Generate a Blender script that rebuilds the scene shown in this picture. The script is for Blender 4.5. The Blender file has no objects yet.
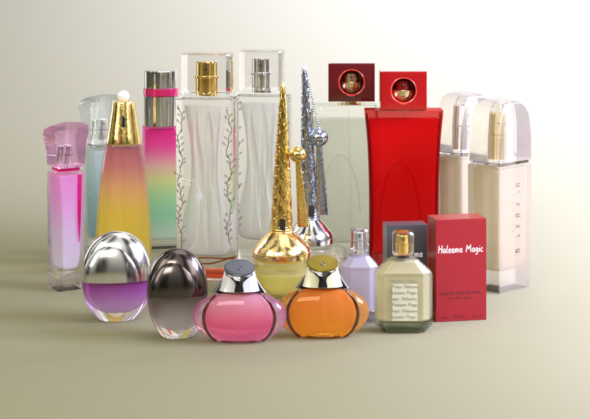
import bpy, bmesh, math, random
from math import sin, cos, pi, radians
from mathutils import Vector, Matrix

sc = bpy.context.scene
C = sc.collection
F = 1475.0          # focal length in photo pixels
H = 0.3213          # lens height above the sweep
HOR = -50.0         # photo row of the horizon

# ---------------------------------------------------------------- camera
cam_d = bpy.data.cameras.new('camera')
cam_d.sensor_width = 36.0
cam_d.lens = F / 590.0 * 36.0
cam_d.shift_y = -(209.5 - HOR) / 590.0
cam_d.clip_start = 0.05
cam_d.clip_end = 50
cam = bpy.data.objects.new('camera', cam_d)
C.objects.link(cam)
cam.location = (0, 0, H)
cam.rotation_euler = (radians(90), 0, 0)
sc.camera = cam

# ---------------------------------------------------------------- world
w = bpy.data.worlds.new('World')
sc.world = w
w.use_nodes = True
nt = w.node_tree
nt.nodes.clear()
wo = nt.nodes.new('ShaderNodeOutputWorld')
bg = nt.nodes.new('ShaderNodeBackground')
tc = nt.nodes.new('ShaderNodeTexCoord')
sx = nt.nodes.new('ShaderNodeSeparateXYZ')
cr = nt.nodes.new('ShaderNodeValToRGB')
nt.links.new(tc.outputs['Generated'], sx.inputs[0])
mr = nt.nodes.new('ShaderNodeMapRange')
mr.inputs['From Min'].default_value = -1
nt.links.new(sx.outputs['Z'], mr.inputs['Value'])
nt.links.new(mr.outputs[0], cr.inputs[0])
e = cr.color_ramp.elements
e[0].position = 0.48; e[0].color = (0.13, 0.12, 0.10, 1)
e[1].position = 0.80; e[1].color = (1.0, 0.97, 0.86, 1)
at = nt.nodes.new('ShaderNodeMath'); at.operation = 'ARCTAN2'
nt.links.new(sx.outputs['X'], at.inputs[0]); nt.links.new(sx.outputs['Y'], at.inputs[1])
fr = nt.nodes.new('ShaderNodeMath'); fr.operation = 'MULTIPLY'; fr.inputs[1].default_value = 7.0
nt.links.new(at.outputs[0], fr.inputs[0])
sn = nt.nodes.new('ShaderNodeMath'); sn.operation = 'SINE'
nt.links.new(fr.outputs[0], sn.inputs[0])
rg = nt.nodes.new('ShaderNodeMapRange')      # dark and bright bands added to the world for contrast in metal reflections
rg.inputs['From Min'].default_value = -0.35; rg.inputs['From Max'].default_value = 0.35
rg.inputs['To Min'].default_value = 0.06; rg.inputs['To Max'].default_value = 2.3
nt.links.new(sn.outputs[0], rg.inputs['Value'])
vm = nt.nodes.new('ShaderNodeVectorMath'); vm.operation = 'SCALE'
nt.links.new(cr.outputs[0], vm.inputs[0]); nt.links.new(rg.outputs[0], vm.inputs['Scale'])
nt.links.new(vm.outputs[0], bg.inputs[0])
bg.inputs[1].default_value = 0.46
nt.links.new(bg.outputs[0], wo.inputs[0])

# ---------------------------------------------------------------- lamps
def area(name, loc, target, sx_, sy_, power, col):
    d = bpy.data.lights.new(name, 'AREA')
    d.shape = 'RECTANGLE'; d.size = sx_; d.size_y = sy_
    d.energy = power; d.color = col
    o = bpy.data.objects.new(name, d)
    C.objects.link(o)
    o.location = loc
    o.rotation_euler = (Vector(target) - Vector(loc)).to_track_quat('-Z', 'Y').to_euler()
    return o
area('softbox_left', (-1.05, 0.55, 0.75), (0, 1.35, 0.1), 0.55, 0.9, 6.6, (1, 0.97, 0.88))
area('softbox_right', (1.05, 0.45, 0.75), (0, 1.35, 0.1), 0.6, 0.9, 7.4, (1, 0.98, 0.90))
area('added_rim_left', (-0.95, 2.0, 0.45), (-0.1, 1.4, 0.12), 0.14, 0.8, 4.0, (1, 0.99, 0.97))  # added unseen strip for bright rims on the glass, left
area('added_rim_right', (1.0, 1.95, 0.45), (0.1, 1.4, 0.12), 0.14, 0.8, 5.5, (1, 0.99, 0.97))  # same added rim strip on the right
area('added_front_fill', (-0.30, 0.15, 0.85), (-0.05, 1.45, 0.14), 0.6, 0.4, 10.6, (1, 0.97, 0.90))  # added fill that evenly brightens the bottle fronts
area('softbox_overhead', (0.15, 1.45, 1.5), (0.05, 1.4, 0), 1.1, 0.8, 5.5, (1, 0.97, 0.88))
area('backdrop_lamp', (0.35, 1.93, 1.51), (0.63, 2.63, 1.2), 0.5, 0.3, 246.0, (0.53, 0.55, 1.06))
area('added_low_fill', (0.95, 1.85, 0.55), (0.15, 2.5, 0.10), 0.3, 0.5, 14.0, (0.70, 0.70, 0.95))  # added fill where the sweep turns up behind the bottles
area('added_right_floor_fill', (0.85, 1.14, 0.55), (0.84, 1.30, 0.16), 0.55, 0.5, 72.0, (0.55, 0.56, 0.97))  # added fill that brightens the right side of the floor

# ---------------------------------------------------------------- render / exposure
sc.view_settings.view_transform = 'Standard'
sc.view_settings.look = 'None'
sc.view_settings.exposure = 0.0
sc.view_settings.gamma = 1.0
sc.cycles.use_denoising = True
sc.cycles.max_bounces = 28
sc.cycles.transmission_bounces = 24
sc.cycles.glossy_bounces = 10
sc.cycles.diffuse_bounces = 4
sc.cycles.transparent_max_bounces = 16
sc.cycles.blur_glossy = 0.6
sc.cycles.sample_clamp_indirect = 6.0

# ---------------------------------------------------------------- materials
def mat_base(name):
    m = bpy.data.materials.new(name)
    m.use_nodes = True
    t = m.node_tree
    t.nodes.clear()
    out = t.nodes.new('ShaderNodeOutputMaterial')
    return m, t, out

def zramp(t, z0, z1, stops):
    """colour of the tinted glass along the bottle's own height (object space)"""
    tc = t.nodes.new('ShaderNodeTexCoord')
    s = t.nodes.new('ShaderNodeSeparateXYZ')
    m = t.nodes.new('ShaderNodeMapRange')
    m.inputs['From Min'].default_value = z0
    m.inputs['From Max'].default_value = z1
    r = t.nodes.new('ShaderNodeValToRGB')
    t.links.new(tc.outputs['Object'], s.inputs[0])
    t.links.new(s.outputs['Z'], m.inputs['Value'])
    t.links.new(m.outputs[0], r.inputs[0])
    el = r.color_ramp.elements
    while len(el) < len(stops): el.new(0.5)
    for k, (p, c) in enumerate(stops):
        el[k].position = p
        el[k].color = (*c, 1)
    return r.outputs[0]

def bump(t, kind, scale, strength, dist=0.0005, vec=None, detail=4):
    tc = t.nodes.new('ShaderNodeTexCoord')
    mp = t.nodes.new('ShaderNodeMapping')
    mp.inputs['Scale'].default_value = vec or (1, 1, 1)
    t.links.new(tc.outputs['Object'], mp.inputs[0])
    if kind == 'noise':
        n = t.nodes.new('ShaderNodeTexNoise'); n.inputs['Detail'].default_value = detail
        o = n.outputs[0]
    else:
        n = t.nodes.new('ShaderNodeTexVoronoi'); n.feature = 'DISTANCE_TO_EDGE'
        o = n.outputs[0]
    n.inputs['Scale'].default_value = scale
    t.links.new(mp.outputs[0], n.inputs['Vector'])
    b = t.nodes.new('ShaderNodeBump')
    b.inputs['Strength'].default_value = strength
    b.inputs['Distance'].default_value = dist
    t.links.new(o, b.inputs['Height'])
    return b.outputs[0]

def glass(name, col=(1, 1, 1), ior=1.45, rough=0.0, ramp=None, wob=0.0, wscale=60, clear=0.0, milk=0.0, mcol=None, mramp=None):
    """clear > 0 mixes in straight-through transmission for thin walled ware"""
    m, t, out = mat_base(name)
    g = t.nodes.new('ShaderNodeBsdfGlass')
    g.inputs['IOR'].default_value = ior
    g.inputs['Roughness'].default_value = rough
    g.inputs['Color'].default_value = (*col, 1)
    src = None
    if ramp:
        src = zramp(t, *ramp)
        t.links.new(src, g.inputs['Color'])
    if wob:
        t.links.new(bump(t, 'noise', wscale, wob, 0.001, detail=2), g.inputs['Normal'])
    if clear:
        tr = t.nodes.new('ShaderNodeBsdfTransparent')
        tr.inputs[0].default_value = (*col, 1)
        if src: t.links.new(src, tr.inputs[0])
        mx = t.nodes.new('ShaderNodeMixShader')
        mx.inputs[0].default_value = clear
        t.links.new(g.outputs[0], mx.inputs[1])
        t.links.new(tr.outputs[0], mx.inputs[2])
        last = mx.outputs[0]
    else:
        last = g.outputs[0]
    if milk:        # diffuse share, added mainly so the scent looks lit from behind
        df = t.nodes.new('ShaderNodeBsdfDiffuse')
        df.inputs[0].default_value = (*(mcol or col), 1)
        if mramp: t.links.new(zramp(t, *mramp), df.inputs[0])
        m2 = t.nodes.new('ShaderNodeMixShader')
        m2.inputs[0].default_value = milk
        t.links.new(last, m2.inputs[1])
        t.links.new(df.outputs[0], m2.inputs[2])
        last = m2.outputs[0]
    t.links.new(last, out.inputs[0])
    return m

def pbr(name, col, rough=0.4, metal=0.0, coat=0.0, ramp=None, bmp=None, rvar=0.0, **kw):
    m, t, out = mat_base(name)
    p = t.nodes.new('ShaderNodeBsdfPrincipled')
    p.inputs['Base Color'].default_value = (*col, 1)
    p.inputs['Roughness'].default_value = rough
    p.inputs['Metallic'].default_value = metal
    p.inputs['Coat Weight'].default_value = coat
    p.inputs['Coat Roughness'].default_value = 0.05
    for k, v in kw.items():
        p.inputs[k.replace('_', ' ')].default_value = v
    if ramp:
        t.links.new(zramp(t, *ramp), p.inputs['Base Color'])
    if bmp:
        t.links.new(bump(t, *bmp), p.inputs['Normal'])
    if rvar:
        n = t.nodes.new('ShaderNodeTexNoise'); n.inputs['Scale'].default_value = 220
        tc = t.nodes.new('ShaderNodeTexCoord')
        t.links.new(tc.outputs['Object'], n.inputs['Vector'])
        mr = t.nodes.new('ShaderNodeMapRange')
        mr.inputs['To Min'].default_value = max(0.02, rough - rvar)
        mr.inputs['To Max'].default_value = rough + rvar
        t.links.new(n.outputs[0], mr.inputs['Value'])
        t.links.new(mr.outputs[0], p.inputs['Roughness'])
    t.links.new(p.outputs[0], out.inputs[0])
    return m

GOLD = pbr('gold', (0.86, 0.60, 0.20), 0.14, 1.0, rvar=0.05)
GOLD_PALE = pbr('pale_gold', (0.80, 0.64, 0.36), 0.20, 1.0, rvar=0.05)
GOLD_WOVEN = pbr('woven_gold', (0.88, 0.60, 0.16), 0.16, 1.0, bmp=('voronoi', 560, 0.45, 0.0006, (1, 1, 0.28)))
GOLD_HAMMERED = pbr('hammered_gold', (0.90, 0.66, 0.28), 0.16, 1.0, bmp=('noise', 160, 0.5, 0.001, (1, 1, 1)))
SILVER = pbr('silver', (0.80, 0.81, 0.82), 0.12, 1.0, rvar=0.04)
MIRROR = pbr('mirror_metal', (0.60, 0.60, 0.63), 0.07, 1.0)
SILVER_SATIN = pbr('satin_silver', (0.66, 0.66, 0.66), 0.16, 1.0, rvar=0.06)
STEEL_WOVEN = pbr('woven_steel', (0.42, 0.47, 0.58), 0.16, 1.0, bmp=('voronoi', 560, 0.45, 0.0006, (1, 1, 0.28)))
STEEL_BLUE = pbr('blue_steel', (0.50, 0.55, 0.70), 0.10, 1.0)
GREY_METAL = pbr('grey_metal', (0.30, 0.34, 0.34), 0.22, 1.0)
BRONZE = pbr('dark_bronze', (0.11, 0.09, 0.085), 0.18, 1.0, rvar=0.05)
BLACK = pbr('black_gloss', (0.008, 0.008, 0.009), 0.08, 0, 0.5)
WHITE_PEARL = pbr('white_pearl', (0.85, 0.82, 0.82), 0.15, 0, 1.0)
CLEAR = glass('clear_glass', (0.99, 0.99, 0.985))
CAPGLASS = glass('cap_glass', (.965, .962, .95), 1.49)
TUBE = glass('dip_tube_plastic', (0.93, 0.95, 0.95), 1.05, 0.05)

# ---------------------------------------------------------------- mesh helpers
class MB:
    def __init__(self):
        self.v = []; self.f = []
    def loft(self, rings, cap=True, closed=False):
        n = len(rings[0]); b = len(self.v)
        for r in rings: self.v += [tuple(p) for p in r]
        m = len(rings)
        for i in range(m if closed else m - 1):
            j = (i + 1) % m
            for k in range(n):
                l = (k + 1) % n
                self.f.append((b+i*n+k, b+i*n+l, b+j*n+l, b+j*n+k))
        if cap and not closed:
            self.f.append(tuple(b + k for k in reversed(range(n))))
            self.f.append(tuple(b + (m-1)*n + k for k in range(n)))
        return self
    def lathe(self, prof, N=48, cx=0, cy=0, ky=1.0, kx=1.0):
        return self.loft([[(cx + r*kx*cos(2*pi*k/N), cy + r*ky*sin(2*pi*k/N), z) for k in range(N)] for r, z in prof])
    def ball(self, c, r, N=32, M=16, k=(1, 1, 1)):
        return self.loft([[(c[0] + r*k[0]*sin(t)*cos(2*pi*j/N), c[1] + r*k[1]*sin(t)*sin(2*pi*j/N), c[2] - r*k[2]*cos(t))
                           for j in range(N)] for t in [pi*(0.02 + 0.96*i/M) for i in range(M+1)]])
    def tube(self, pts, r, N=6, flat=1.0, close=False):
        pts = [Vector(p) for p in pts]
        rr_ = r if isinstance(r, (list, tuple)) else [r]*len(pts)
        rings = []; m = len(pts)
        for i, p in enumerate(pts):
            a = pts[(i-1) % m] if (close or i) else p
            b = pts[(i+1) % m] if (close or i < m-1) else p
            t = (b - a)
            if t.length < 1e-9: t = Vector((0, 0, 1))
            t.normalize()
            up = Vector((0, 1, 0)) if abs(t.y) < 0.9 else Vector((1, 0, 0))
            u = t.cross(up).normalized(); v = t.cross(u).normalized()
            rings.append([p + u*rr_[i]*cos(2*pi*k/N) + v*rr_[i]*flat*sin(2*pi*k/N) for k in range(N)])
        return self.loft(rings, cap=not close, closed=close)
    def box(self, x0, x1, y0, y1, z0, z1):
        return self.loft([[(x0, y0, z), (x1, y0, z), (x1, y1, z), (x0, y1, z)] for z in (z0, z1)])
    def build(self, name, mat, parent, sharp=32, weighted=True, bev=0.0):
        s = parent['px'] if parent is not None else 1.0
        me = bpy.data.meshes.new(name)
        me.from_pydata([(x*s, y*s, z*s) for x, y, z in self.v], [], self.f)
        bm = bmesh.new(); bm.from_mesh(me)
        if bev:
            ed = [e for e in bm.edges if len(e.link_faces) == 2 and e.calc_face_angle(0) > 0.3]
            bmesh.ops.bevel(bm, geom=ed, offset=bev*s, segments=2, affect='EDGES', profile=0.5)
        bmesh.ops.recalc_face_normals(bm, faces=bm.faces)
        bm.to_mesh(me); bm.free()
        me.polygons.foreach_set('use_smooth', [True]*len(me.polygons))
        me.set_sharp_from_angle(angle=radians(sharp))
        me.materials.append(mat)
        o = bpy.data.objects.new(name, me)
        C.objects.link(o)
        if weighted:
            md = o.modifiers.new('weighted', 'WEIGHTED_NORMAL'); md.keep_sharp = True
        if parent is not None:
            o.parent = parent; o['px'] = s
        return o

def rrect(z, hx, hy, r, k=5, cx=0, cy=0, rot=0.0):
    r = max(0.01, min(r, hx*0.999, hy*0.999)); pts = []
    for q, (sx_, sy_) in enumerate(((1, 1), (-1, 1), (-1, -1), (1, -1))):
        for i in range(k + 1):
            a = pi/2*q + pi/2*i/k
            pts.append(((hx - r)*sx_ + r*cos(a), (hy - r)*sy_ + r*sin(a)))
    c, s = cos(rot), sin(rot)
    return [(cx + x*c - y*s, cy + x*s + y*c, z) for x, y in pts]

def ell(z, hx, hy, n=2.0, N=56, cx=0, cy=0):
    out = []
    for k in range(N):
        a = 2*pi*k/N
        c, s = cos(a), sin(a)
        out.append((cx + hx*math.copysign(abs(c)**(2/n), c), cy + hy*math.copysign(abs(s)**(2/n), s), z))
    return out

def interp(prof, z):
    if z <= prof[0][0]: return prof[0][1:]
    for a, b in zip(prof, prof[1:]):
        if z <= b[0]:
            t = (z - a[0])/(b[0] - a[0])
            return tuple(x + (y - x)*t for x, y in zip(a[1:], b[1:]))
    return prof[-1][1:]

def smoothprof(prof, n=24):
    """Catmull-Rom through the (z, hx, hy, ...) stations"""
    out = []
    P = [prof[0]] + list(prof) + [prof[-1]]
    per = max(2, n // (len(prof)-1))
    for i in range(1, len(P)-2):
        for j in range(per):
            t = j/per
            row = []
            for a, b, c, d in zip(P[i-1], P[i], P[i+1], P[i+2]):
                row.append(0.5*((2*b) + (-a+c)*t + (2*a-5*b+4*c-d)*t*t + (-a+3*b-3*c+d)*t**3))
            out.append(tuple(row))
    out.append(prof[-1])
    return out

def rounded(prof, r, e=1.5, ke=4, k=5, rot=None, eb=None):
    """rings for a rounded-rectangle bottle through prof [(z,hx,hy)] with rolled top and bottom edges"""
    eb = e if eb is None else eb
    z0, z1 = prof[0][0], prof[-1][0]
    rings = []
    def ring(z, inset):
        hx, hy = interp(prof, z)[:2]
        tw = rot(z) if rot else 0.0
        return rrect(z, hx - inset, hy - inset, max(r - inset, 0.2), k, rot=tw)
    for i in range(ke):
        a = pi/2*i/ke
        rings.append(ring(z0 + eb*(1 - sin(a)) , eb*(1 - cos(a))) if False else ring(z0 + eb*(1 - cos(a)), eb*(1 - sin(a))))
    zs = [p[0] for p in prof if z0 + eb + .2 < p[0] < z1 - e - .2]
    for z in [z0 + eb] + zs + [z1 - e]:
        rings.append(ring(z, 0))
    for i in range(1, ke + 1):
        a = pi/2*(1 - i/ke)
        rings.append(ring(z1 - e*(1 - cos(a)), e*(1 - sin(a))))
    return rings

def thing(name, label, cat, cx, row, group=None, yaw=0.0):
    d = F*H/(row - HOR)
    s = d/F
    o = bpy.data.objects.new(name, None)
    C.objects.link(o)
    o.empty_display_size = 0.01
    o.location = ((cx - 295)*s, d, 0)
    o.rotation_euler = (0, 0, radians(yaw))
    o['label'] = label; o['category'] = cat
    if group: o['group'] = group
    o['px'] = s
    return o

# ================================================================= SETTING
def backdrop():
    m, t, out = mat_base('studio_paper')
    p = t.nodes.new('ShaderNodeBsdfPrincipled')
    p.inputs['Base Color'].default_value = (0.170, 0.160, 0.083, 1)
    p.inputs['Roughness'].default_value = 0.75
    p.inputs['Specular IOR Level'].default_value = 0.2
    t.links.new(bump(t, 'noise', 900, 0.02, 0.0002), p.inputs['Normal'])
    t.links.new(p.outputs[0], out.inputs[0])
    prof = [(-0.6, 0.0)]
    y1, R = 1.9, 1.0
    prof.append((y1, 0.0))
    for i in range(1, 33):
        a = pi/2*i/32
        prof.append((y1 + R*sin(a), R - R*cos(a)))
    prof.append((y1 + R, 3.2))
    vs = []; fs = []
    n = 2
    for (y, z) in prof:
        vs += [(-2.6, y, z), (2.6, y, z)]
    for i in range(len(prof)-1):
        fs.append((2*i, 2*i+1, 2*i+3, 2*i+2))
    me = bpy.data.meshes.new('backdrop')
    me.from_pydata(vs, [], fs)
    me.polygons.foreach_set('use_smooth', [True]*len(me.polygons))
    me.materials.append(m)
    o = bpy.data.objects.new('backdrop', me)
    C.objects.link(o)
    o['kind'] = 'structure'
    o['label'] = 'seamless pale olive paper sweep under and behind the bottles'
backdrop()

# ================================================================= BOTTLES
# -- shared: sprayer inside a clear cap
def atomizer(parent, cx, z0, z1, r, mat, ring=None, name='atomizer', cy=0, nozzle=True):
    h = z1 - z0
    m = MB()
    m.lathe([(r*0.2, z0), (r*0.98, z0), (r, z0+.5), (r, z0+h*.46), (r*.94, z0+h*.48), (r*.80, z0+h*.50),
             (r*.80, z0+h*.53), (r*.96, z0+h*.55), (r*.96, z1-1.2), (r*.88, z1-.2), (r*.7, z1), (0.1, z1)], 40, cx, cy)
    o = m.build(name, mat, parent)
    if ring:
        g = MB(); g.lathe([(r*.7, z0+h*.47), (r*1.08, z0+h*.47), (r*1.10, z0+h*.51), (r*1.08, z0+h*.55), (r*.7, z0+h*.55)], 40, cx, cy)
        g.build('trim_ring', ring, o)
    if nozzle:
        q = MB(); q.ball((cx, cy - r*.93, z0+h*.78), max(1.0, r*.16), 12, 8, (1, .5, 1))
        q.build('nozzle', BLACK, o)
    return o

# ---------- 1/2 twisted faceted slim bottles
def twisted(name, label, cx, row, gl, liq, capm, liqm_stripe, hrow_capb, hrow_top, hw, yaw, lean=0):
    t = thing(name, label, 'perfume bottle', cx, row, 'slim twisted perfume bottles', yaw)
    zc = row - hrow_capb; zt = row - hrow_top
    a = hw
    prof = smoothprof([(0, a*.93, a*.93), (zc*.12, a*.95, a*.95), (zc*.45, a*.92, a*.92), (zc*.8, a*.97, a*.97), (zc, a*1.0, a*1.0)], 24)
    tw = lambda z: radians(10)*sin(pi*z/zc)
    MB().loft(rounded(prof, 1.2, 0.8, 3, 2, rot=tw)).build('body', gl, t, 25)
    p2 = [(zc*.17, a*.45, a*.5), (zc*.24, a*.66, a*.66), (zc*.5, a*.74, a*.74), (zc*.97, a*.84, a*.84)]
    MB().loft(rounded(smoothprof(p2, 18), 1.5, 1.5, 3, 3, rot=tw)).build('liquid', liq, t)
    # thick foot facets
    m = MB()
    m.loft([rrect(0.5, a*.6, a*.6, .4, 1, rot=.35), rrect(zc*.10, a*.75, a*.75, .4, 1, rot=.1), rrect(zc*.14, a*.45, a*.45, .4, 1, rot=.6)])
    m.build('foot_facets', glass(name+'_foot', (.985, .98, .985), .92, clear=.3), t, 10, weighted=False)
    # coloured vertical sliver inside the wall
    if liqm_stripe:
        m = MB()
        m.loft([[(a*.52, -a*.80, z), (a*.86, -a*.80, z), (a*.86, -a*.45, z), (a*.78, -a*.45, z)] for z in (zc*.36, zc*.6)] and
               [rrect(z, wd, .8, .3, 2, a*.66, -a*.78, tw(z)) for z, wd in ((zc*.40, .3), (zc*.6, 1.6), (zc*.97, 2.4))])
        m.build('colour_stripe', liqm_stripe, t)
    # neck plate
    m = MB(); m.loft(rounded([(zc+.6, a*.80, a*.80), (zc+3.0, a*.72, a*.72)], 2, .8, 2, 3)); m.build('shoulder_plate', liqm_stripe or GREY_METAL, t)
    # cap: irregular crystal lump, twisted against the body
    q = [(zc+3.4, .86, 0), (zc+6, 1.0, 4), (zc+(zt-zc)*.45, 1.02, 12), (zt-8, 1.16, 20), (zt-3.5, 1.12, 22), (zt-.2, .80, 30)]
    rings = []
    for z, k, r in q:
        rings.append([(x*1.0, y, zz + (0.10*x if z > zt-9 else 0)) for x, y, zz in rrect(z, a*k, a*k, 1.8, 1, rot=radians(r))])
    cap = MB().loft(rings).build('cap', capm, t, 12, weighted=False)
    at = atomizer(cap, 0, zc+6, zc+6+(zt-zc)*.44, a*.30, SILVER, GREY_METAL)
    return t

PK = (0.96, 0.55, 0.88)
twisted('perfume_bottle', 'slim twisted pink glass bottle with lumpy clear pink cap, far left', 66, 288,
        glass('pink_glass', (.995, .965, .99), 1.42, clear=.35),
        glass('pink_liquid', PK, .96, milk=.42, mramp=(.02, .115, [(0, (.80, .78, .82)), (.35, (.80, .66, .80)), (.7, (.88, .40, .74)), (1, (.90, .32, .68))]), ramp=(0.02, .115, [(0, (.98, .97, .98)), (.35, (.95, .90, .96)), (.7, (.95, .80, .93)), (1, (.95, .72, .90))]), clear=.5),
        glass('pink_cap_glass', (.985, .76, .90), 1.42, milk=.05, mcol=(.86, .60, .76), clear=.3),
        glass('magenta_strip', (.95, .22, .60), 1.05, clear=.7), 170, 124, 14.6, 30)
twisted('perfume_bottle', 'slim twisted teal grey bottle with lumpy clear cap, behind the slim pink one', 101, 256,
        glass('teal_glass', (.95, .97, .97), 1.42, clear=.4),
        glass('teal_liquid', (.50, .70, .70), .96, milk=.35, mramp=(0, .12, [(0, (.22, .42, .45)), (.5, (.36, .52, .54)), (1, (.66, .76, .74))]), clear=.5, ramp=(.0, .12, [(0, (.62, .76, .78)), (.5, (.70, .82, .83)), (1, (.90, .95, .94))])),
        glass('smoke_cap_glass', (.95, .97, .98), 1.42, milk=.05, mcol=(.76, .80, .82), clear=.3),
        None, 146, 96, 14.5, 24)

# ---------- 3 rose to yellow cone
def cone_bottle():
    t = thing('perfume_bottle', 'rose to yellow flared bottle with tapered gold collar and white ball top', 'perfume bottle', 123.5, 268)
    row = 268
    prof = smoothprof([(0, 27, 22), (8, 28.5, 23), (40, 27.5, 22), (80, 24.4, 19.4), (105, 20.8, 16.8), (123, 17.9, 14.8)], 30)
    MB().loft([ell(z, a-1.6, b-1.6) for z, a, b in [prof[0]]] + [ell(z+1.5, a, b) for z, a, b in prof[:-1]] + [ell(124.5, 16, 13)]).build(
        'body', glass('rose_yellow_glass', (1, 1, 1), 1.42, clear=.45,
                      ramp=(0, .125, [(0, (.99, .98, .82)), (.40, (.99, .96, .80)), (.65, (.99, .93, .86)), (.85, (.98, .88, .88)), (1, (.97, .86, .88))])), t)
    p2 = smoothprof([(7, 22, 17), (12, 24.5, 19), (40, 24, 18.5), (80, 21.4, 16.4), (105, 17.8, 14), (120, 15, 12)], 26)
    def flute(z, a, b):
        return [(x*(1 + .035*cos(9*math.atan2(y/b, x/a))), y*(1 + .035*cos(9*math.atan2(y/b, x/a))), zz) for x, y, zz in ell(z, a, b, 2, 90)]
    MB().loft([flute(z, a, b) for z, a, b in p2]).build(
        'liquid', glass('yellow_liquid', (1, 1, 1), .96, milk=.5, mramp=(0, .125, [(0, (.92, .78, .16)), (.48, (.92, .74, .18)), (.66, (.90, .60, .30)), (.84, (.70, .32, .30)), (1, (.58, .19, .23))]), clear=.55,
                        ramp=(0, .125, [(0, (1, .95, .50)), (.40, (1, .91, .48)), (.60, (.98, .86, .62)), (.8, (.94, .72, .72)), (1, (.90, .66, .70))])), t)
    m = MB()
    m.lathe([(8, 124.6), (17.2, 124.6), (17.4, 126), (16.6, 132), (14.4, 144), (12.2, 158), (11.2, 165.5), (10.4, 167), (3, 167.2)], 56)
    col = m.build('collar', pbr('hammered_collar_gold', (.92, .68, .22), .16, 1, bmp=('noise', 300, .5, .0006, (1, 1, .5))), t)
    m = MB(); m.loft([ell(z, 1.9*w_, .6, 2, 16, 1.5, -13.4 - (150 - z)*.17) for z, w_ in ((142, .3), (144, 1), (151, 1), (154, .3))])
    m.build('slot', BLACK, col)
    MB().ball((0, 0, 171.8), 6.0).build('ball_top', WHITE_PEARL, t)
    MB().tube([(1, 0, 15), (1, 0, 118)], .9).build('dip_tube', TUBE, t)
cone_bottle()

# ---------- 4 magenta to green slab
def ombre_bottle():
    row = 247
    t = thing('perfume_bottle', 'slender magenta to lime green bottle with mirror silver cap and raspberry band', 'perfume bottle', 161, row, None, 11)
    prof = smoothprof([(0, 21.5, 15), (30, 21.3, 15), (70, 19.6, 14), (100, 18, 13), (121, 17.6, 12.5)], 20)
    stops = [(0, (.985, .99, .985)), (.08, (.97, .99, .97)), (.20, (.88, .97, .93)), (.38, (.86, .97, .88)), (.56, (.96, .98, .80)), (.70, (.985, .88, .88)), (.86, (.98, .62, .84)), (1, (.97, .50, .78))]
    MB().loft(rounded(prof, 3, 1.2)).build('body', glass('ombre_glass', (1, 1, 1), 1.42, clear=.4, ramp=(0, .131, stops)), t)
    p2 = [(9, 15, 9), (20, 18, 11.5), (70, 16.5, 11), (118, 14.6, 9.6)]
    MB().loft(rounded(smoothprof(p2, 16), 4, 3)).build('liquid', glass('ombre_liquid', (1, 1, 1), .96, milk=.5, mramp=(0, .131, [(0, (.85, .88, .85)), (.12, (.74, .86, .78)), (.28, (.46, .80, .64)), (.46, (.64, .86, .64)), (.57, (.84, .88, .60)), (.69, (.92, .68, .66)), (.82, (.90, .20, .50)), (1, (.86, .04, .36))]), clear=.6, ramp=(0, .131, stops)), t)
    m = MB(); m.loft([ell(z, a, a*.80, 2.5) for z, a in ((121.4, 16.4), (121.9, 16.9), (151, 17.0), (151.4, 16.5))])
    cap = m.build('cap', MIRROR, t)
    m = MB(); m.loft([ell(z, a, a*.80, 2.5) for z, a in ((151.6, 17.0), (152, 17.5), (158.8, 17.5), (159.2, 17.0))])
    bnd = m.build('band', pbr('raspberry_band', (.50, .008, .10), .2, .3, .6, bmp=('noise', 600, .5, .0004)), cap)
    m = MB(); m.loft([ell(z, a, a*.80, 2.5) for z, a in ((159.4, 16.5), (175.8, 16.6), (176.5, 15.9))]); m.build('cap_top', MIRROR, cap)
    m = MB(); m.tube([(-6, 1, 12), (-6, 0, 60), (-5, 0, 118)], .8); m.build('dip_tube', TUBE, t)
ombre_bottle()

# ---------- 5/6 vine engraved tall bottles
def vine(m, x0, z0, z1, y, rnd, side):
    z = z0; pts = []; ph = rnd.random()*6
    while z < z1:
        pts.append((x0 + 2.0*sin(z*.16 + ph) + .8*sin(z*.43), y, z)); z += 1.6
    m.tube(pts, .36, 5)
    for i in range(3, len(pts)-2, 2):
        if rnd.random() < .22: continue
        x, _, zz = pts[i]
        sd = 1 if (i//2) % 2 else -1
        ln = 2.2 + rnd.random()*2.2
        an = radians(35 + rnd.random()*40)
        ex, ez = x + sd*ln*cos(an), zz + ln*sin(an)
        m.tube([(x, y, zz), ((x+ex)/2 + .3, y, (zz+ez)/2 - .3), (ex, y, ez)], .24, 5)
        # leaf loop
        if rnd.random() < .8:
            lp = []
            for k in range(9):
                a = 2*pi*k/9
                lx, lz = 1.3*cos(a), .65*sin(a)
                lp.append((ex + lx*cos(an)*sd - lz*sin(an) + sd*.9, y, ez + lx*sin(an) + lz*cos(an)*sd + .7))
            m.tube(lp, .26, 5, close=True)
        else:
            m.ball((ex, y, ez), .6, 8, 4)

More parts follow.
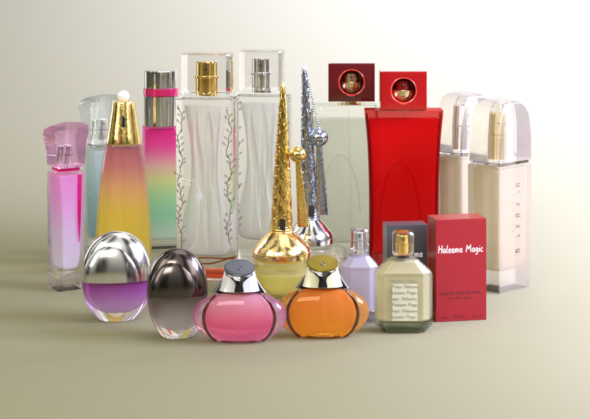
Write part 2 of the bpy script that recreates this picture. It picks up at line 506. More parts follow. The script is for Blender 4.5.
def vine_bottle(label, cx, row, shoulder, capb, captop, hw, metal, tint, hx_cap, linecol, seed):
    rnd = random.Random(seed)
    t = thing('perfume_bottle', label, 'perfume bottle', cx, row, 'tall vine engraved perfume bottles', -6)
    zs = row - shoulder; zb = row - capb; zt = row - captop; hy = 15
    prof = smoothprof([(0, hw*.84, hy*.84), (8, hw*.93, hy*.93), (22, hw*.97, hy), (zs*.5, hw*.98, hy), (zs, hw, hy)], 24)
    MB().loft(rounded(prof, 5.5, 1.5)).build('body', glass('crystal_'+metal.name, tint, 1.47, clear=.05, wob=.3, wscale=34), t)
    # hourglass cavity filled with scent
    p2 = smoothprof([(24, hw*.45, 6), (29, hw*.78, 10), (zs*.30, hw*.80, 10.5), (zs*.55, hw*.52, 8.5), (zs*.78, hw*.55, 9), (zs-7, hw*.74, 10)], 40)
    MB().loft([ell(z, a, b, 3.0) for z, a, b in p2]).build('liquid', glass('pale_scent_'+metal.name, (.995, .993, .975), .90, milk=.30, mcol=(.95, .94, .88), wob=.25, wscale=38, clear=.2), t)
    SP = glass('refraction_lens_'+metal.name, (1, 1, .995), 1.2, wob=.1, wscale=40)  # invented lenses, added to draw bright refraction streaks inside the bottle
    for xx, rad_, ph in ((-11, 4.5, 0), (1, 5.5, pi), (12, 4.5, 0)):
        rings = []
        for k in range(33):
            u = k/32; z = 31 + (zs - 44)*u
            wd = max(.3, rad_*sin(pi*min(1, max(0, u*.96 + .02)))**.5)
            pinch = 1 - .42*sin(pi*u)**2
            rings.append(ell(z, wd, 4.5*min(1, wd/rad_*1.1), 2, 28, cx=xx*pinch + 1.5*sin(2*pi*u + ph), cy=1))
        m = MB(); m.loft(rings)
        m.build('refraction_lens', SP, t)
    m = MB()
    vine(m, -hw+5.5, 32, zs-5, -hy-.05, rnd, -1)
    vine(m, hw-6.5, 36, zs-9, -hy-.05, rnd, 1)
    m.build('engraving', pbr('engraving_brown_'+metal.name, (.06, .038, .015), .4, .3), t, weighted=False)
    if linecol:
        m = MB()
        m.tube([(hw*.92*cos(a), 13*sin(a), 20.5 + 2.2*cos(2*a) - 1.2*sin(3*a)) for a in [2*pi*k/40 for k in range(40)]], .75, 6, close=True)
        m.build('amber_seam', glass('amber_seam_glass', linecol, 1.2, .05), t)
        m = MB(); m.loft([ell(2.2, hw*.36, 7, 3, cx=9), ell(4, hw*.42, 8.5, 3, cx=9), ell(9, hw*.44, 9, 3, cx=9), ell(11, hw*.36, 8, 3, cx=9)])
        m.build('base_tint', glass('red_base_tint', (.90, .40, .28), .97, clear=.5), t)
    m = MB(); m.loft(rounded([(zs+.4, hw*.93, hy*.9), (zs+3, hw*.88, hy*.82)], 5, .8, 2, 4)); sh = m.build('shoulder_plate', CLEAR, t)
    m = MB(); m.lathe([(3, zs+3.2), (10, zs+3.2), (10, zs+6), (3, zs+6)], 40); m.build('neck_ring', metal, t)
    cz = zb + .8
    m = MB(); m.loft(rounded([(cz, hx_cap-1, 15), (zt, hx_cap-1, 15)], 3.4, 1.8, 2, 1)); cap = m.build('cap', CAPGLASS, t, 15, weighted=False)
    atomizer(cap, 0, cz+.8, cz + (zt-cz)*.80, hx_cap*.43, metal, metal)
    MB().tube([(0, 0, 28), (.5, 0, zs-8)], .9).build('dip_tube', TUBE, t)

vine_bottle('tall clear bottle with engraved vines and a gold sprayer under a square clear cap', 207.5, 278, 98, 94, 53, 30.5, GOLD, (.998, .996, .985), 25.5, (.75, .30, .06), 3)
vine_bottle('tall clear bottle with engraved vines and a silver sprayer, behind the gold spire', 262, 262, 95, 90, 50, 29, SILVER, (.99, .996, .993), 22.5, None, 8)

# ---------- 7/8 spire bottles
def spire(label, cx, row, tip, domeb, domet, glassr, domer, coneW, woven, dome, ballm, liqcol, ballpos, tail_end, chain, tipx, lq):
    t = thing('perfume_bottle', label, 'perfume bottle', cx, row, 'domed perfume bottles with tall spire caps')
    zb = row - domeb; zt = row - domet; zp = row - tip
    R = glassr; DW = domer
    prof = [(R*.30, 0), (R*.45, .6), (R*.62, 5), (R*.80, zb*.36), (R*.93, zb*.62), (R*.99, zb*.80), (R*.96, zb*.92), (max(R*.80, DW*.92), zb+.3), (DW*.6, zb+1.3)]
    MB().lathe(prof, 72).build('bowl', glass('bowl_glass_'+dome.name, (.99, .985, .97), 1.45, clear=.35, wob=.12, wscale=45), t)
    MB().lathe([(1, 4), (R*.42, 5), (R*.62, zb*.30), (R*.80, zb*.56), (R*.84, zb*.70), (1, zb*.71)], 64).build('liquid', glass('liquid_'+dome.name, liqcol, .95, wob=.1, wscale=60, milk=.22, mcol=(1, .93, .40) if lq == 'y' else (.90, .86, .66), clear=.45), t)
    DW = domer
    m = MB()
    m.lathe([(R*.5, zb+1.7), (DW*.93, zb+1.7), (DW, zb+4), (DW*1.0, zb+8), (DW*.96, zb+13), (DW*.84, zb+(zt-zb)*.62), (DW*.66, zb+(zt-zb)*.82), (DW*.46, zt), (4, zt+.5)], 72)
    d = m.build('dome', dome, t)
    m = MB(); m.lathe([(DW*1.0, zb+9.6), (DW*1.02, zb+10.3), (DW*1.0, zb+11), (DW*.9, zb+10.3)], 72)
    # the rim line is a thin closed hoop
    m = MB(); m.tube([(DW*1.0*cos(a), DW*1.0*sin(a), zb+8.8) for a in [2*pi*k/64 for k in range(64)]], .55, 6, close=True)
    m.build('rim_line', ballm, d)
    m = MB()
    for zz, k in ((zt+1, 1.22), (zt+3.5, 1.16), (zt+6, 1.10)):
        m.tube([(coneW*k*cos(a), coneW*k*sin(a), zz) for a in [2*pi*j/48 for j in range(48)]], .9, 8, close=True)
    m.build('neck_rings', ballm, d)
    # cone with leaning tip
    rings = []
    for i in range(41):
        k = i/40
        z = zt + (zp - zt)*k
        rad = coneW*(1 - k)**.85*1.0 + 1.9
        if i == 40: rad = .6
        rings.append([(tipx*k + rad*(1 + .05*sin(5*a + z*.35))*cos(a), rad*(1 + .05*sin(5*a + z*.35))*sin(a), z) for a in [2*pi*j/40 for j in range(40)]])
    cn = MB().loft(rings).build('spire', woven, t)
    m = MB()
    for ph in (0, pi):      # raised cord winding round the spire
        pts = []
        for i in range(150):
            k = i/150
            z = zt + 12 + (zp - zt - 16)*k
            kk = (z - zt)/(zp - zt)
            rad = coneW*(1 - kk)**.85 + 2.0
            a = ph + k*40
            pts.append((tipx*kk + rad*cos(a), rad*sin(a), z))
        m.tube(pts, .34, 5)
    m.build('cord', ballm, cn)
    bx, bz = ballpos[0] - cx, row - ballpos[1]
    kk = (bz - zt)/(zp - zt)
    by = -coneW*.5
    MB().ball((bx, by, bz), ballpos[2]).build('ball', ballm, t)
    m = MB(); m.tube([(tipx*kk, by*.3, bz), (bx, by, bz)], 1.6); m.build('ball_peg', ballm, t)
    ex, ez = tail_end[0] - cx, row - tail_end[1]
    rings = []
    for i in range(13):
        k = i/12
        x = bx + (ex - bx)*k; z = bz - ballpos[2]*.7 + (ez - bz + ballpos[2]*.7)*k
        wv = 2.6 + (tail_end[2] - 2.6)*k
        rings.append([(x + wv*cos(a), by + 1.5*sin(a), z) for a in [2*pi*j/20 for j in range(20)]])
    MB().loft(rings).build('tassel', woven, t)
    if chain:
        m = MB(); n = 26
        for i in range(n):
            k = i/(n-1)
            x = tipx + 1 + (bx - tipx - 1)*k; z = zp - 3 + (bz + ballpos[2] - zp + 3)*k
            m.ball((x + (.35 if i % 2 else -.35), by*k, z), .95, 8, 6, (1, 1, 1.5))
        m.build('chain', woven, t)
    m = MB(); m.loft([rrect(z, 3.0, .8, .6, 2, 1, -coneW*(1-(z-zt)/(zp-zt))**.85 - 2.0) for z in (zt+4, zt+15)])
    m.build('slot', BLACK, cn)

spire('domed yellow scent bottle with tall woven gold spire and small gold ball', 281.5, 295, 82, 260, 232, 33.5, 29, 9.2, GOLD_WOVEN, GOLD_HAMMERED, GOLD,
      (1, .95, .50), (298, 154, 8.2), (303, 226, 5.5), False, 1.5, 'y')
spire('domed pale scent bottle with tall woven steel spire, chain and blue steel ball', 310.5, 280, 64, 246, 219, 37, 23, 7.6, STEEL_WOVEN, SILVER, STEEL_BLUE,
      (.98, .965, .84), (319, 137, 9.2), (322, 214, 7.0), True, -6.5, 's')

# ---------- 9/10 bottles with square cap and round window
def window_bottle(label, cx, row, capx, cap0, cap1, capm, innerm, shoulder, hwtop, hwaist, glassm, liqm, atm, arcm, lid, ringm, edgem):
    t = thing('perfume_bottle', label, 'perfume bottle', cx, row, 'wide perfume bottles with square caps')
    zs = row - shoulder; hy = 13
    prof = smoothprof([(0, hwaist*1.0, hy), (zs*.25, hwaist*.985, hy), (zs*.5, hwaist*.99, hy), (zs*.78, hwaist*1.035, hy), (zs, hwtop, hy)], 24)
    MB().loft(rounded(prof, 2.5, 1.0)).build('body', glassm, t)
    p2 = [(z, a - 2.6, b - 2.2) for z, a, b in prof if 12 < z < zs - 12]
    p2.append((zs - lid, p2[-1][1], p2[-1][2]))
    MB().loft(rounded(p2, 3.0, 2.0, eb=5)).build('liquid', liqm, t)
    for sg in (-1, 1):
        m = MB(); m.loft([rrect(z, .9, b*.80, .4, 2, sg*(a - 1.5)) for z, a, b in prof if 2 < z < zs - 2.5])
        m.build('edge_shade_strip', edgem, t)  # added strips that draw the dark look of thick glass edges
    # inner curved moulding in the glass
    m = MB()
    pts = [(-hwaist*.75 + hwaist*.62*(1 - cos(a)), -hy-.05, zs*.20 + zs*.48*sin(a)) for a in [pi*k/36*.95 for k in range(1, 36)]]
    m.tube(pts, .45, 5, flat=.4)
    m.build('moulded_arc', arcm, t)
    m = MB(); m.lathe([(3, zs+.3), (13, zs+.3), (13, zs+1.4), (8, zs+1.6), (8, zs+3), (3, zs+3)], 40, capx-cx); m.build('neck_ring', GOLD_PALE, t)
    z0, z1 = row - cap1, row - cap0; hx = 23.0; dy = 17
    cz = (z0+z1)/2; cxx = capx - cx; R = 13.2
    N = 96
    def sq(hx_, hz_, y):
        out = []
        for k in range(N):
            a = 2*pi*k/N + pi/4; c, s = cos(a), sin(a)
            q = 1/max(abs(c), abs(s)); out.append((cxx + hx_*c*q, y, cz + hz_*s*q))
        return out
    def ci(r_, y): return [(cxx + r_*cos(2*pi*k/N + pi/4), y, cz + r_*sin(2*pi*k/N + pi/4)) for k in range(N)]
    hz = (z1-z0)/2
    m = MB()
    m.loft([sq(hx-.8, hz-.8, -dy), ci(R+.5, -dy), ci(R, -dy+.5), ci(R-.2, dy-6), ci(.3, dy-5.5), ci(.3, dy-.6), sq(hx-.8, hz-.8, dy), sq(hx-.2, hz-.2, dy-.3), sq(hx, hz, dy-.8), sq(hx, hz, -dy+.8), sq(hx-.25, hz-.25, -dy+.25)], closed=True)
    cap = m.build('cap', capm, t, 40)
    m = MB()
    m.tube([(cxx + (R-.6)*cos(a), -dy+1.2, cz + (R-.6)*sin(a)) for a in [2*pi*k/64 for k in range(64)]], .8, 8, close=True)
    m.build('window_ring', ringm, cap)
    # atomizer standing in the window: broad shoulder below, narrow button above
    m = MB(); m.lathe([(2, cz-R+.9), (7, cz-R+1.2), (10.6, cz-R+4.6), (11.9, cz-R+8), (12, cz-.6), (11.4, cz+.1), (8.2, cz+.3), (2, cz+.3)], 48, cxx, -2.5)
    a1 = m.build('atomizer', GOLD_PALE, cap)
    m = MB(); m.lathe([(2, cz+.4), (7.8, cz+.4), (7.8, cz+8.2), (6.8, cz+9.2), (2, cz+9.3)], 48, cxx, -4.5)
    a2 = m.build('spray_button', atm, a1)
    m = MB(); m.lathe([(.4, -.2), (R-.4, -.2), (R-.4, .2), (.4, .2)], 64)
    m.v = [(cxx + x, dy-6.9 + z, cz + y) for x, y, z in m.v]; m.build('window_back', ringm, cap)
    m = MB(); m.ball((cxx, -12.2, cz+5), 1.3, 12, 8, (1, .4, 1)); m.build('nozzle', BLACK, a2)
    MB().tube([(cxx, 0, 16), (cxx*.6, 0, zs-6)], .8).build('dip_tube', TUBE, t)

window_bottle('wide pale green glass bottle with dark maroon square cap and round window', 344, 258, 351, 62, 100,
              pbr('maroon_lacquer', (.075, .004, .005), .12, 0, 1.0), None, 104, 33, 33,
              glass('pale_green_glass', (.975, .985, .965), 1.45, clear=.1),
              glass('pale_green_liquid', (.975, .985, .955), .93, milk=.34, mcol=(.82, .86, .70), clear=.5, wob=.2, wscale=20), GOLD_PALE,
              glass('moulding_glass_pale', (.9, .93, .88), 1.3), 13, pbr('window_rim_red', (.65, .02, .015), .2, 0, 1.0), glass('pale_edge_shade', (.62, .68, .60), 1.1, clear=.5))
window_bottle('wide bright red bottle with glossy red square cap and round window', 403.5, 270, 402.5, 70, 108,
              pbr('red_lacquer', (.26, .003, .004), .10, 0, 1.0), None, 109, 39, 34.5,
              glass('dark_red_glass', (.97, .42, .40), 1.45, clear=.4, milk=.34, mcol=(.30, .003, .005)),
              glass('red_scent', (1, .26, .22), .95, milk=.5, mramp=(0, .16, [(0, (.98, .42, .36)), (.22, (.95, .13, .09)), (.6, (.95, .045, .035)), (.88, (.90, .03, .025)), (1, (.45, .008, .010))]), clear=.5), pbr('dark_red_button', (.25, .005, .01), .2, .6, .6),
              glass('moulding_glass_red', (.96, .5, .4), 1.3), 9, pbr('window_rim_bright', (.70, .03, .02), .25, 0, 1.0), pbr('maroon_edge_shade', (.05, .002, .003), .3))

# ---------- 11/12 frosted bottles
def frosted(label, cx, row, capb, captop, hx, hy, yaw, writing):
    t = thing('perfume_bottle', label, 'perfume bottle', cx, row, 'frosted perfume bottles', yaw)
    zc = row - capb; zt = row - captop
    FG = glass('frosted_glass', (.985, .97, .95), 1.38, .22, milk=.22, mcol=(.60, .53, .37), clear=.06)
    prof = smoothprof([(0, hx*.93, hy*.93), (zc*.3, hx*.97, hy*.97), (zc*.7, hx, hy), (zc, hx, hy)], 16)
    MB().loft(rounded(prof, 2.0, 1.0)).build('body', FG, t)
    MB().loft(rounded([(20, hx-9, hy-8), (32, hx-6, hy-5), (zc-3, hx-4, hy-4)], 5, 4)).build('liquid', glass('beige_scent', (.98, .96, .90), .97, milk=.5, mcol=(.60, .50, .31), rough=.05, clear=.5), t)
    m = MB(); m.loft(rounded([(zc+.5, hx*.95, hy*.95), (zc+3, hx*.9, hy*.9)], 3, .9, 2, 3)); m.build('shoulder_plate', glass('shoulder_glass', (.95, .94, .93), 1.45, .03), t)
    rings = []
    h = zt - zc
    for k, sx_, sy_ in ((0, 1.0, 1.0), (.03, 1.0, 1.0), (.30, .99, .99), (.55, .96, .96), (.78, .88, .90), (.90, .78, .82), (.97, .62, .70), (1.0, .42, .55)):
        rings.append([(x + hx*.10*k, y, z + (0.09*y if k > .8 else 0)) for x, y, z in rrect(zc+3.4+(h-3.4)*k, hx*sx_, hy*sy_, 3.5, 4)])
    cap = MB().loft(rings).build('cap', glass('frosted_cap_glass', (.995, .985, .97), 1.38, .09, milk=.12, mcol=(.55, .50, .42), clear=.1), t, 40)
    atomizer(cap, -hx*.30, zc+5, zc+h*.80, 5.0, GOLD_PALE if writing else SILVER, GOLD_PALE if writing else SILVER, cy=-hy*.1)
    if writing:
        m = MB(); y = -hy - .02
        rnd = random.Random(5)
        X = hx*.12
        def st(pts, r=.5): m.tube([(X + a, y, b) for a, b in pts], r, 5, flat=.4)
        for rr_, kind in ((184, 0), (191, 1), (203, 2), (214, 0), (225, 2), (234, 1), (249, 0)):
            z = row - rr_ + 1
            if kind == 0: st([(-3, z+1.2), (3, z+1.2)]); st([(-3, z-1.2), (3, z-1.2)]); st([(-3, z+1.2), (-3, z-1.2)])
            elif kind == 1: st([(-2, z-1), (1, z+1), (3, z-1)])
            else: st([(-3, z+1.5), (3, z-1.2)]); st([(-3, z-1.2), (3, z+1.5)])
        for rr_ in range(186, 232, 7):
            z = row - rr_; st([(-9, z), (-6.5, z+.6)], .25)
        m.build('lettering', pbr('bronze_print', (.08, .055, .03), .4, .3), t, weighted=False)
    MB().tube([(-hx*.3, 0, 22), (-hx*.3, 0, zc-5)], .9).build('dip_tube', TUBE, t)
frosted('tall frosted bottle with gold sprayer and small vertical lettering, far right', 500, 287, 163, 100, 27, 20, 44, True)
frosted('tall frosted bottle with silver sprayer, half hidden between red bottle and frosted neighbour', 464, 262, 153, 93, 26, 18.5, 44, False)

# ---------- 13/14 round discs with metal cap
def disc_bottle(label, cx, row, top, split, hw, capm, faceM, glassm, liqm, yaw, off):
    t = thing('perfume_bottle', label, 'perfume bottle', cx, row, 'round disc perfume bottles', yaw)
    zt = row - top; zsx = row - split
    hy = 19
    zc = zsx + 1       # widest
    def rad(z):        # half width by height of the whole ellipse
        if z > zc: return max(0, 1 - ((z-zc)/(zt-zc))**2.25)**(1/2.1)
        return math.sqrt(max(0, 1 - ((zc-z)/(zc*1.14))**2))
    zs = [zsx*i/26 for i in range(27)]
    MB().loft([ell(.01, hw*rad(0)*.94, hy*.52, 2.2)] + [ell(z + (.6 if not z else 0), hw*rad(z), hy*(.55 + .45*(rad(z)**1.5)), 2.2) for z in zs]).build('body', glassm, t, 30)
    zs = [9 + (zsx - 11)*i/20 for i in range(21)]
    MB().loft([ell(z, (hw-3.2)*math.sqrt(max(.08, 1 - ((zsx-z)/(zsx-7.5))**2.2)), (hy-3.5)*math.sqrt(max(.08, 1 - ((zsx-z)/(zsx-7.5))**2.2)), 2.2) for z in zs]).build('liquid', liqm, t)
    # metal cap: outer shell
    zs = [zsx + .5 + (zt - zsx - .5)*(1 - (1 - i/28)**2) for i in range(29)]
    MB().loft([ell(z, max(.6, hw*1.0*rad(z)), max(.5, hy*1.02*rad(z)), 2.2) for z in zs]).build('cap', capm, t, 40)
    # front half moon plate standing proud of the cap
    a, b = hw*.84, (zt - zsx)*.77
    cxo = -hw*.12*off
    rings = []
    m = MB()
    for i in range(23):
        u = i/22
        z = zsx + .6 + b*(1 - (1-u)**2)
        k = math.sqrt(max(0, 1 - ((z - zsx-.6)/b)**2))
        rings.append(ell(z, max(.5, a*k), max(.4, (hy*.62)*k + .3), 2.3, cx=cxo + (.0 if off > 0 else 0), cy=-hy*.50))
    m.loft(rings)
    m.build('front_plate', faceM, t, 40)
    m = MB()
    m.tube([(cxo + a*1.0*cos(q), -hy*.50 - .6*(1), zsx+.8 + b*sin(q)) for q in [pi*k/40 for k in range(3, 33)]], .7, 6)
    m.build('rim', faceM, t)
    m = MB()
    m.tube([(cxo + a*1.035*cos(q), -hy*.50 + .5, zsx+.8 + b*1.035*sin(q)) for q in [pi*k/40 for k in range(3, 31)]], .55, 6)
    m.build('rim_groove', BLACK, t)

disc_bottle('round disc bottle with satin silver cap above bright purple scent', 117, 319, 231, 279, 35,
            SILVER_SATIN, SILVER_SATIN,
            glass('lilac_glass', (.985, .95, .99), 1.45, clear=.15),
            glass('purple_liquid', (.6, .1, .6), .95, milk=.4, mramp=(0, .042, [(0, (.86, .74, .88)), (.35, (.76, .46, .80)), (.65, (.58, .16, .60)), (1, (.40, .03, .42))]), clear=.45, ramp=(0, .042, [(0, (.98, .95, .985)), (.3, (.94, .80, .95)), (.62, (.82, .46, .83)), (1, (.66, .18, .68))])), 6, 1)
disc_bottle('round disc bottle with dark bronze cap above smoky grey scent', 177.5, 336, 248, 294, 30.5,
            BRONZE, BRONZE,
            glass('smoke_glass', (.975, .965, .97), 1.45, clear=.15),
            glass('smoke_liquid', (.5, .45, .5), .95, milk=.2, mramp=(0, .036, [(0, (.80, .78, .80)), (.45, (.50, .46, .49)), (1, (.12, .09, .11))]), clear=.45, ramp=(0, .036, [(0, (.98, .97, .98)), (.4, (.90, .87, .89)), (1, (.50, .42, .46))])), 8, 1)

# ---------- 15/16 oblate bottles
def oval_bottle(label, cx, row, hw, outer, core, ringm, discm, liq_light, yaw=0):
    t = thing('perfume_bottle', label, 'perfume bottle', cx, row, 'oval perfume bottles with sloping chrome caps', yaw)
    zc, zt, hy = 26.0, 50.5, 15.0
    def k(z, c=zc, top=zt, p=2.0):
        d = (z - c)/((top - c)*1.04) if z > c else (c - z)/(c*1.10)
        return max(0, 1 - abs(d)**p)**(1/p)
    zs = [zt*i/30 for i in range(31)]
    MB().loft([ell(z, hw*k(z), hy*max(.35, k(z)), 2.1, 72) for z in zs]).build('body', outer, t, 40)
    # the fatter scent chamber, seen as an oval in front of the wings
    cw = hw*.74
    zs = [2.5 + (zt-5)*i/26 for i in range(27)]
    MB().loft([ell(z, max(2, cw*k(z, 26, 50, 2.0)), (hy-2.4)*max(.3, k(z)), 2.0, 64) for z in zs]).build('liquid', core, t)
    m = MB()
    for sgn in (-1, 1):
        m = MB()
        pts = []
        for i in range(31):
            z = 1.5 + (zt - 3)*i/30
            x = sgn*(cw*(.30 + .70*k(z, 26, 50, 1.9))*1.0 + .5)
            q = min(.985, abs(x)/(hw*k(z)+.01))
            y = -hy*max(.35, k(z))*math.sqrt(max(0.02, 1 - q**2.1)) - .1
            pts.append((x, y, z))
        rr_ = [1.15 + .55*sin(pi*i/30)for i in range(31)]
        m.tube(pts, rr_, 8, flat=.6)
        m.build('side_band', ringm, t)
    m = MB(); m.tube([(17*cos(a), 8.5*sin(a), zt+.4) for a in [2*pi*j/48 for j in range(48)]], .9, 8, close=True); m.build('collar_ring', ringm, t)
    m = MB(); m.tube([(17*cos(a), 7.5*sin(a) - 3.5, 2.6) for a in [2*pi*j/48 for j in range(48)]], .55, 6, close=True); m.build('base_ring', ringm, t)
    MB().tube([(0, 1, 6), (1.5, 0, 30), (0, 0, zt-3)], 1.1).build('dip_tube', glass('tube_'+ringm.name, (.97, .9, .86), 1.25, clear=.3, milk=.25, mcol=(.9, .8, .75)), t)
    # black wings of the cap foot
    m = MB(); m.loft([ell(zt-1.5, 27, 4.0, 2.2), ell(zt+3, 23.5, 3.6, 2.2), ell(zt+10, 19, 3, 2.2), ell(zt+12, 17.5, 2.6, 2.2)], )
    m.build('cap_foot', BLACK, t)
    # sloping cap
    zb = zt + 1.2; zh = zt + 22.5
    rings = []
    for i in range(11):
        u = i/10
        hx = 20.5 - 6.0*u**.9; hyy = 11.8 - 2.5*u
        base = [(x, y) for x, y, _ in ell(0, hx, hyy, 2.3, 64)]
        rings.append([(x, y, zb + (zh - zb)*u + (y*.62*u if u > 0 else 0)) for x, y in base])
    cap = MB().loft(rings).build('cap', pbr('chrome_'+ringm.name, liq_light, .18, .45, .6), t, 50)
    # grey sloping top pad
    rings = []
    for q, lift in ((1.0, .15), (1.0, 1.0), (.94, 1.6), (.5, 2.0), (.05, 2.1)):
        rings.append([(x*q, y*q, zh + y*q*.62 + lift) for x, y, _ in ell(0, 15.3, 9.8, 2.2, 64)])
    pad = MB().loft(rings).build('top_pad', discm, cap)
    m = MB(); m.tube([(2.0*cos(a), -2 + 2.2*sin(a), zh + (-2+2.2*sin(a))*.62 + 2.1) for a in [2*pi*j/24 for j in range(24)]], .35, 6, close=True)
    m.build('ring_mark', BLACK, pad)
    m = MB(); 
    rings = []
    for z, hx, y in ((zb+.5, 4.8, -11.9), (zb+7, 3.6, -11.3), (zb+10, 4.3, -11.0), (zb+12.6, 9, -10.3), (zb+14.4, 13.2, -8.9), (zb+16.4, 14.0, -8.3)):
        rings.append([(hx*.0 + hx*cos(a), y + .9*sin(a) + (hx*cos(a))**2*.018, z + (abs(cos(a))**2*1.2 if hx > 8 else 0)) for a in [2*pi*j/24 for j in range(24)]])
    m.loft(rings); m.build('cap_dark_reflection', BLACK, cap)  # dark reflection on the chrome, built as a black shape

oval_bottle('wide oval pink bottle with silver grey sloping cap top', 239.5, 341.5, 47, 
            glass('pink_outer_glass', (.985, .83, .93), 1.42, milk=.08, mcol=(.80, .38, .66), clear=.35),
            glass('rose_core', (.93, .4, .5), .96, milk=.36, mramp=(0, .045, [(0, (.92, .16, .38)), (.35, (.90, .09, .20)), (.66, (.95, .45, .42)), (1, (.98, .82, .72))]), clear=.6, ramp=(0, .045, [(0, (.98, .70, .80)), (.35, (.97, .62, .70)), (.7, (.985, .80, .80)), (1, (.99, .92, .89))])),
            pbr('dark_red_band', (.07, .004, .006), .10, 0, 1.0), pbr('blue_grey_pad', (.07, .075, .09), .2, .6), (.80, .78, .79))
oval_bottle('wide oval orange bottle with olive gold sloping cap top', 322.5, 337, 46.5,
            glass('orange_outer_glass', (.99, .82, .52), 1.42, milk=.14, mcol=(.90, .45, .10), clear=.35),
            glass('orange_core', (.96, .45, .05), .96, milk=.30, mramp=(0, .045, [(0, (.96, .50, .07)), (.4, (.92, .36, .03)), (.75, (.86, .18, .01)), (1, (.84, .22, .04))]), clear=.6, ramp=(0, .045, [(0, (1, .86, .40)), (.4, (1, .80, .34)), (.8, (.99, .66, .28)), (1, (.98, .64, .34))])),
            pbr('dark_brown_band', (.055, .007, .003), .10, 0, 1.0), pbr('olive_gold_pad', (.15, .11, .01), .2, .7), (.86, .80, .52))

G = {  # handwritten glyphs, unit height 1 for lower case x-height .55
 'H': (.62, [[(.12, 1), (.06, .5), (.0, 0)], [(.58, 1.02), (.52, .5), (.47, -.02)], [(.03, .50), (.30, .53), (.56, .50)]]),
 'a': (.46, [[(.36, .46), (.20, .54), (.05, .40), (.02, .16), (.14, .0), (.28, .12), (.37, .42)], [(.38, .52), (.34, .2), (.37, .02), (.45, .05)]]),
 'l': (.24, [[(.18, 1.0), (.10, .5), (.04, .06), (.12, .0), (.2, .05)]]),
 'e': (.42, [[(.03, .24), (.22, .29), (.35, .40), (.26, .54), (.10, .46), (.02, .20), (.12, .0), (.28, .0), (.40, .12)]]),
 'm': (.66, [[(.08, .52), (.05, .26), (.0, 0)], [(.05, .3), (.18, .52), (.28, .46), (.25, .02)], [(.28, .34), (.42, .54), (.54, .44), (.50, .06), (.6, .02)]]),
 'M': (.86, [[(.0, 0), (.08, .5), (.18, 1.0), (.30, .6), (.36, .38)], [(.36, .38), (.52, .7), (.70, 1.03), (.70, .5), (.74, .0)]]),
 'g': (.46, [[(.36, .46), (.20, .54), (.04, .38), (.04, .14), (.18, .06), (.32, .2), (.37, .44)], [(.39, .5), (.36, .1), (.28, -.28), (.10, -.34), (.03, -.22)]]),
 'i': (.20, [[(.10, .5), (.06, .2), (.08, .0)], [(.13, .72), (.14, .76)]]),
 'c': (.38, [[(.34, .46), (.20, .54), (.05, .38), (.03, .14), (.14, .0), (.28, .02), (.36, .12)]]),
 ' ': (.42, []),
}
def handwriting(m, text, x0, x1, z, h, y, r):
    total = sum(G[c][0] + .07 for c in text) - .07
    k = (x1 - x0)/total; x = x0
    for c in text:
        wd, strokes = G[c]
        for st in strokes:
            m.tube([(x + px*k, y, z + pz*h) for px, pz in st], r, 6, flat=.35)
        x += (wd + .07)*k

# ---------- 17/18 faceted bottles
def octo(z, hx, hy, ch):
    return [(hx, -hy+ch, z), (hx, hy-ch, z), (hx-ch*1.3, hy, z), (-hx+ch*1.3, hy, z), (-hx, hy-ch, z), (-hx, -hy+ch, z), (-hx+ch*1.3, -hy, z), (hx-ch*1.3, -hy, z)]
def facet_bottle(label, cx, row, hw, body_top, neck, cap0, glassm, liqm, basem, capg, atm, text, caphw):
    t = thing('perfume_bottle', label, 'perfume bottle', cx, row, 'small faceted perfume bottles')
    zs = row - body_top; zn = row - neck; zt = row - cap0; hy = 13
    m = MB()
    m.loft([octo(0, hw*.74, hy*.7, 5), octo(1.2, hw*.80, hy*.76, 5), octo(8, hw*.97, hy*.96, 6), octo(10, hw, hy, 6.5), octo(zs-3, hw, hy, 6.5), octo(zs, hw*.97, hy*.97, 6.3),
            octo(zn-3, hw*.50, hy*.62, 3.4), octo(zn-1, hw*.38, hy*.52, 3)])
    m.build('body', glassm, t, 8, weighted=False, bev=.5)
    m = MB(); m.loft([octo(12, hw-4.5, hy-4, 5), octo(14, hw-3.2, hy-3, 5), octo(zs-4, hw-3.2, hy-3, 5), octo(zs-.5, hw*.87, hy*.84, 5), octo(zn-5, hw*.50, hy*.50, 3)])
    m.build('liquid', liqm, t, 10, weighted=False, bev=.3)
    m = MB(); m.loft([octo(1.8, hw*.70, hy*.66, 4.5), octo(7.8, hw*.86, hy*.86, 5.4), octo(10.5, hw*.78, hy*.78, 5)]); m.build('base_block', basem, t, 10, weighted=False)
    m = MB(); m.lathe([(2, zn-1), (caphw*.62, zn-1), (caphw*.62, zn+1.6), (2, zn+1.6)], 32); m.build('neck_ring', BLACK if text else SILVER, t)
    z0 = zn + 2
    m = MB(); m.loft([octo(z0, caphw*.94, caphw*.8, 3), octo(z0+1, caphw, caphw*.86, 3), octo(zt-2.5, caphw, caphw*.86, 3), octo(zt, caphw*.84, caphw*.7, 2.6)])
    cap = m.build('cap', capg, t, 8, weighted=False, bev=.3)
    atomizer(cap, 0, z0+1, zt-3.5, caphw*.55, atm, atm)
    MB().tube([(0, 0, 14), (0, 0, zs+4)], .8).build('dip_tube', TUBE, t)
    if text:
        m = MB(); m.box(-11, 14, hy-2.6, hy-2.5, 12.5, zs-8)
        y = -hy - .02
        lab = MB().loft([[(x, y, z) for x, z in ((-11.5, zz), (13.5, zz))] + [(13.5, y-.12, zz), (-11.5, y-.12, zz)] for zz in (13.5, zs-10)]).build('label_patch', glass('label_film', (.98, .98, .9), 1.02, .3, milk=.35, mcol=(.80, .78, .64), clear=.5), t, weighted=False)
        m = MB(); z = zs - 8; k = 0
        while z > 13:
            handwriting(m, ('Haleema Magic', 'Magic Haleema')[k % 2], (-15, -11.5, -14)[k % 3], (12.5, 14, 13)[k % 3], z, 3.6, y - .3, .2)
            z -= 6.0; k += 1
        m.build('script_lines', pbr('grey_print', (.16, .17, .13), .5), t, weighted=False)

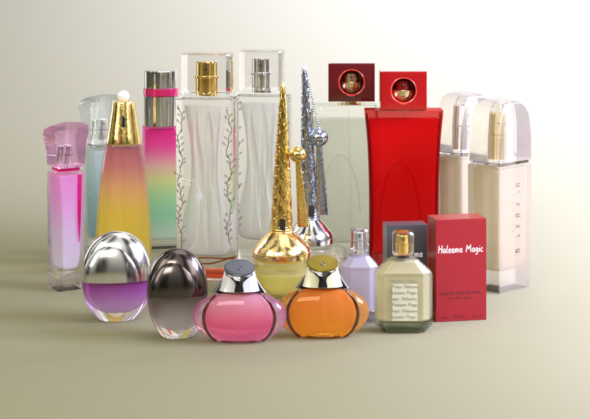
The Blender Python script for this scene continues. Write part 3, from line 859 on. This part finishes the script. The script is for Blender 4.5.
facet_bottle('small lavender faceted bottle with chrome sprayer cap, behind orange bottle', 359.5, 321, 19, 265, 252, 228,
             glass('lavender_glass', (.93, .92, .98), 1.42, clear=.35), pbr('lavender_liquid', (.84, .80, .86), .25, Transmission_Weight=.55),
             glass('lavender_base', (.82, .8, .9), .97), glass('lavender_cap', (.93, .94, 1), 1.45, clear=.3), SILVER, False, 9)
facet_bottle('small clear faceted bottle with lines of script, in front of dark grey box', 403, 331, 29, 271, 256, 231,
             glass('bottle_glass', (.985, .987, .97), 1.45, clear=.5), glass('straw_liquid', (.97, .96, .86), .95, milk=.5, mcol=(.66, .61, .36), clear=.5),
             glass('dark_green_base', (.82, .86, .76), .97, milk=.07, mcol=(.06, .08, .05), clear=.2), glass('clear_cap', (.97, .97, .93), 1.45, clear=.2), GOLD, True, 10.5)

# ---------- boxes with handwriting
def printed(parent, text, cx, z, width, height, y, mat, name):
    cu = bpy.data.curves.new(name, 'FONT')
    cu.body = text; cu.size = 1; cu.extrude = 0
    tmp = bpy.data.objects.new('tmp', cu)
    C.objects.link(tmp)
    bpy.context.view_layer.update()
    dg = bpy.context.evaluated_depsgraph_get()
    me = bpy.data.meshes.new_from_object(tmp.evaluated_get(dg))
    bpy.data.objects.remove(tmp)
    xs = [v.co.x for v in me.vertices]; ys = [v.co.y for v in me.vertices]
    w_, h_ = max(xs)-min(xs), max(ys)-min(ys)
    s = parent['px']
    for v in me.vertices:
        v.co = Vector(((cx + (v.co.x - min(xs) - w_/2)/w_*width)*s, y*s, (z + (v.co.y - min(ys))/h_*height)*s))
    me.name = name
    me.materials.clear(); me.materials.append(mat)
    o = bpy.data.objects.new(name, me)
    C.objects.link(o); o.parent = parent; o['px'] = s
    return o

INK = pbr('dark_ink', (.05, .004, .01), .4)
WHITE_INK = pbr('white_ink', (.88, .86, .84), .4)
def carton(label, cx, row, hw, height, dep, yaw, frontm, sidem, texts):
    t = thing('perfume_box', label, 'box', cx, row, 'printed perfume cartons', yaw)
    m = MB(); m.loft(rounded([(0, hw, dep), (height, hw, dep)], .5, .4, 2, 2))
    m.build('carton', sidem, t)
    m = MB(); m.loft([[(-hw+.35, -dep-.05, z), (hw-.35, -dep-.05, z), (hw-.35, -dep-.14, z), (-hw+.35, -dep-.14, z)] for z in (.35, height-.6)])
    m.build('front_panel', frontm, t, weighted=False)
    # tuck flap seam on top
    m = MB(); m.box(-hw+1.2, hw-1.2, -dep+1.4, dep-1.0, height+.02, height+.14); m.build('top_flap', sidem, t, weighted=False)
    y = -dep - .22
    m = MB()
    for tx, x0, x1, z, h, r in texts: handwriting(m, tx, x0, x1, z, h, y, r)
    m.build('handwritten_name', WHITE_INK, t, weighted=False)
    return t, y
REDF = pbr('carton_red', (.23, .004, .009), .36, 0, .15, bmp=('noise', 500, .04, .0003))
REDS = pbr('carton_red_side', (.21, .017, .008), .35, 0, .15)
t, y = carton('upright red carton with white handwriting', 457, 317.5, 26.2, 101, 14, 11,
              REDF, REDS, [('Haleema Magic', -23.5, 22.5, 68, 7.4, .42)])
printed(t, 'PARFUM FOR WOMEN', -1, 26.2, 43, 3.1, y, INK, 'product_line')
printed(t, 'NATURAL SPRAY', -1, 21.8, 25, 2.1, y, INK, 'spray_line')
printed(t, '90ml', -17, 3.2, 6.5, 2.2, y, INK, 'volume_text')
printed(t, 'PARFUM', -2, 3.2, 11, 2.2, y, INK, 'middle_text')
printed(t, '3.0 fl', 16, 3.2, 9, 2.2, y, INK, 'ounce_text')
GRF = pbr('carton_grey', (.042, .041, .040), .38, 0, .25, bmp=('noise', 500, .04, .0003))
carton('upright dark grey carton with white handwriting, behind clear faceted bottle', 405, 309, 20.5, 86, 11, 8,
       GRF, GRF, [('Haleema', -10, 15.5, 54, 7.4, .42)])
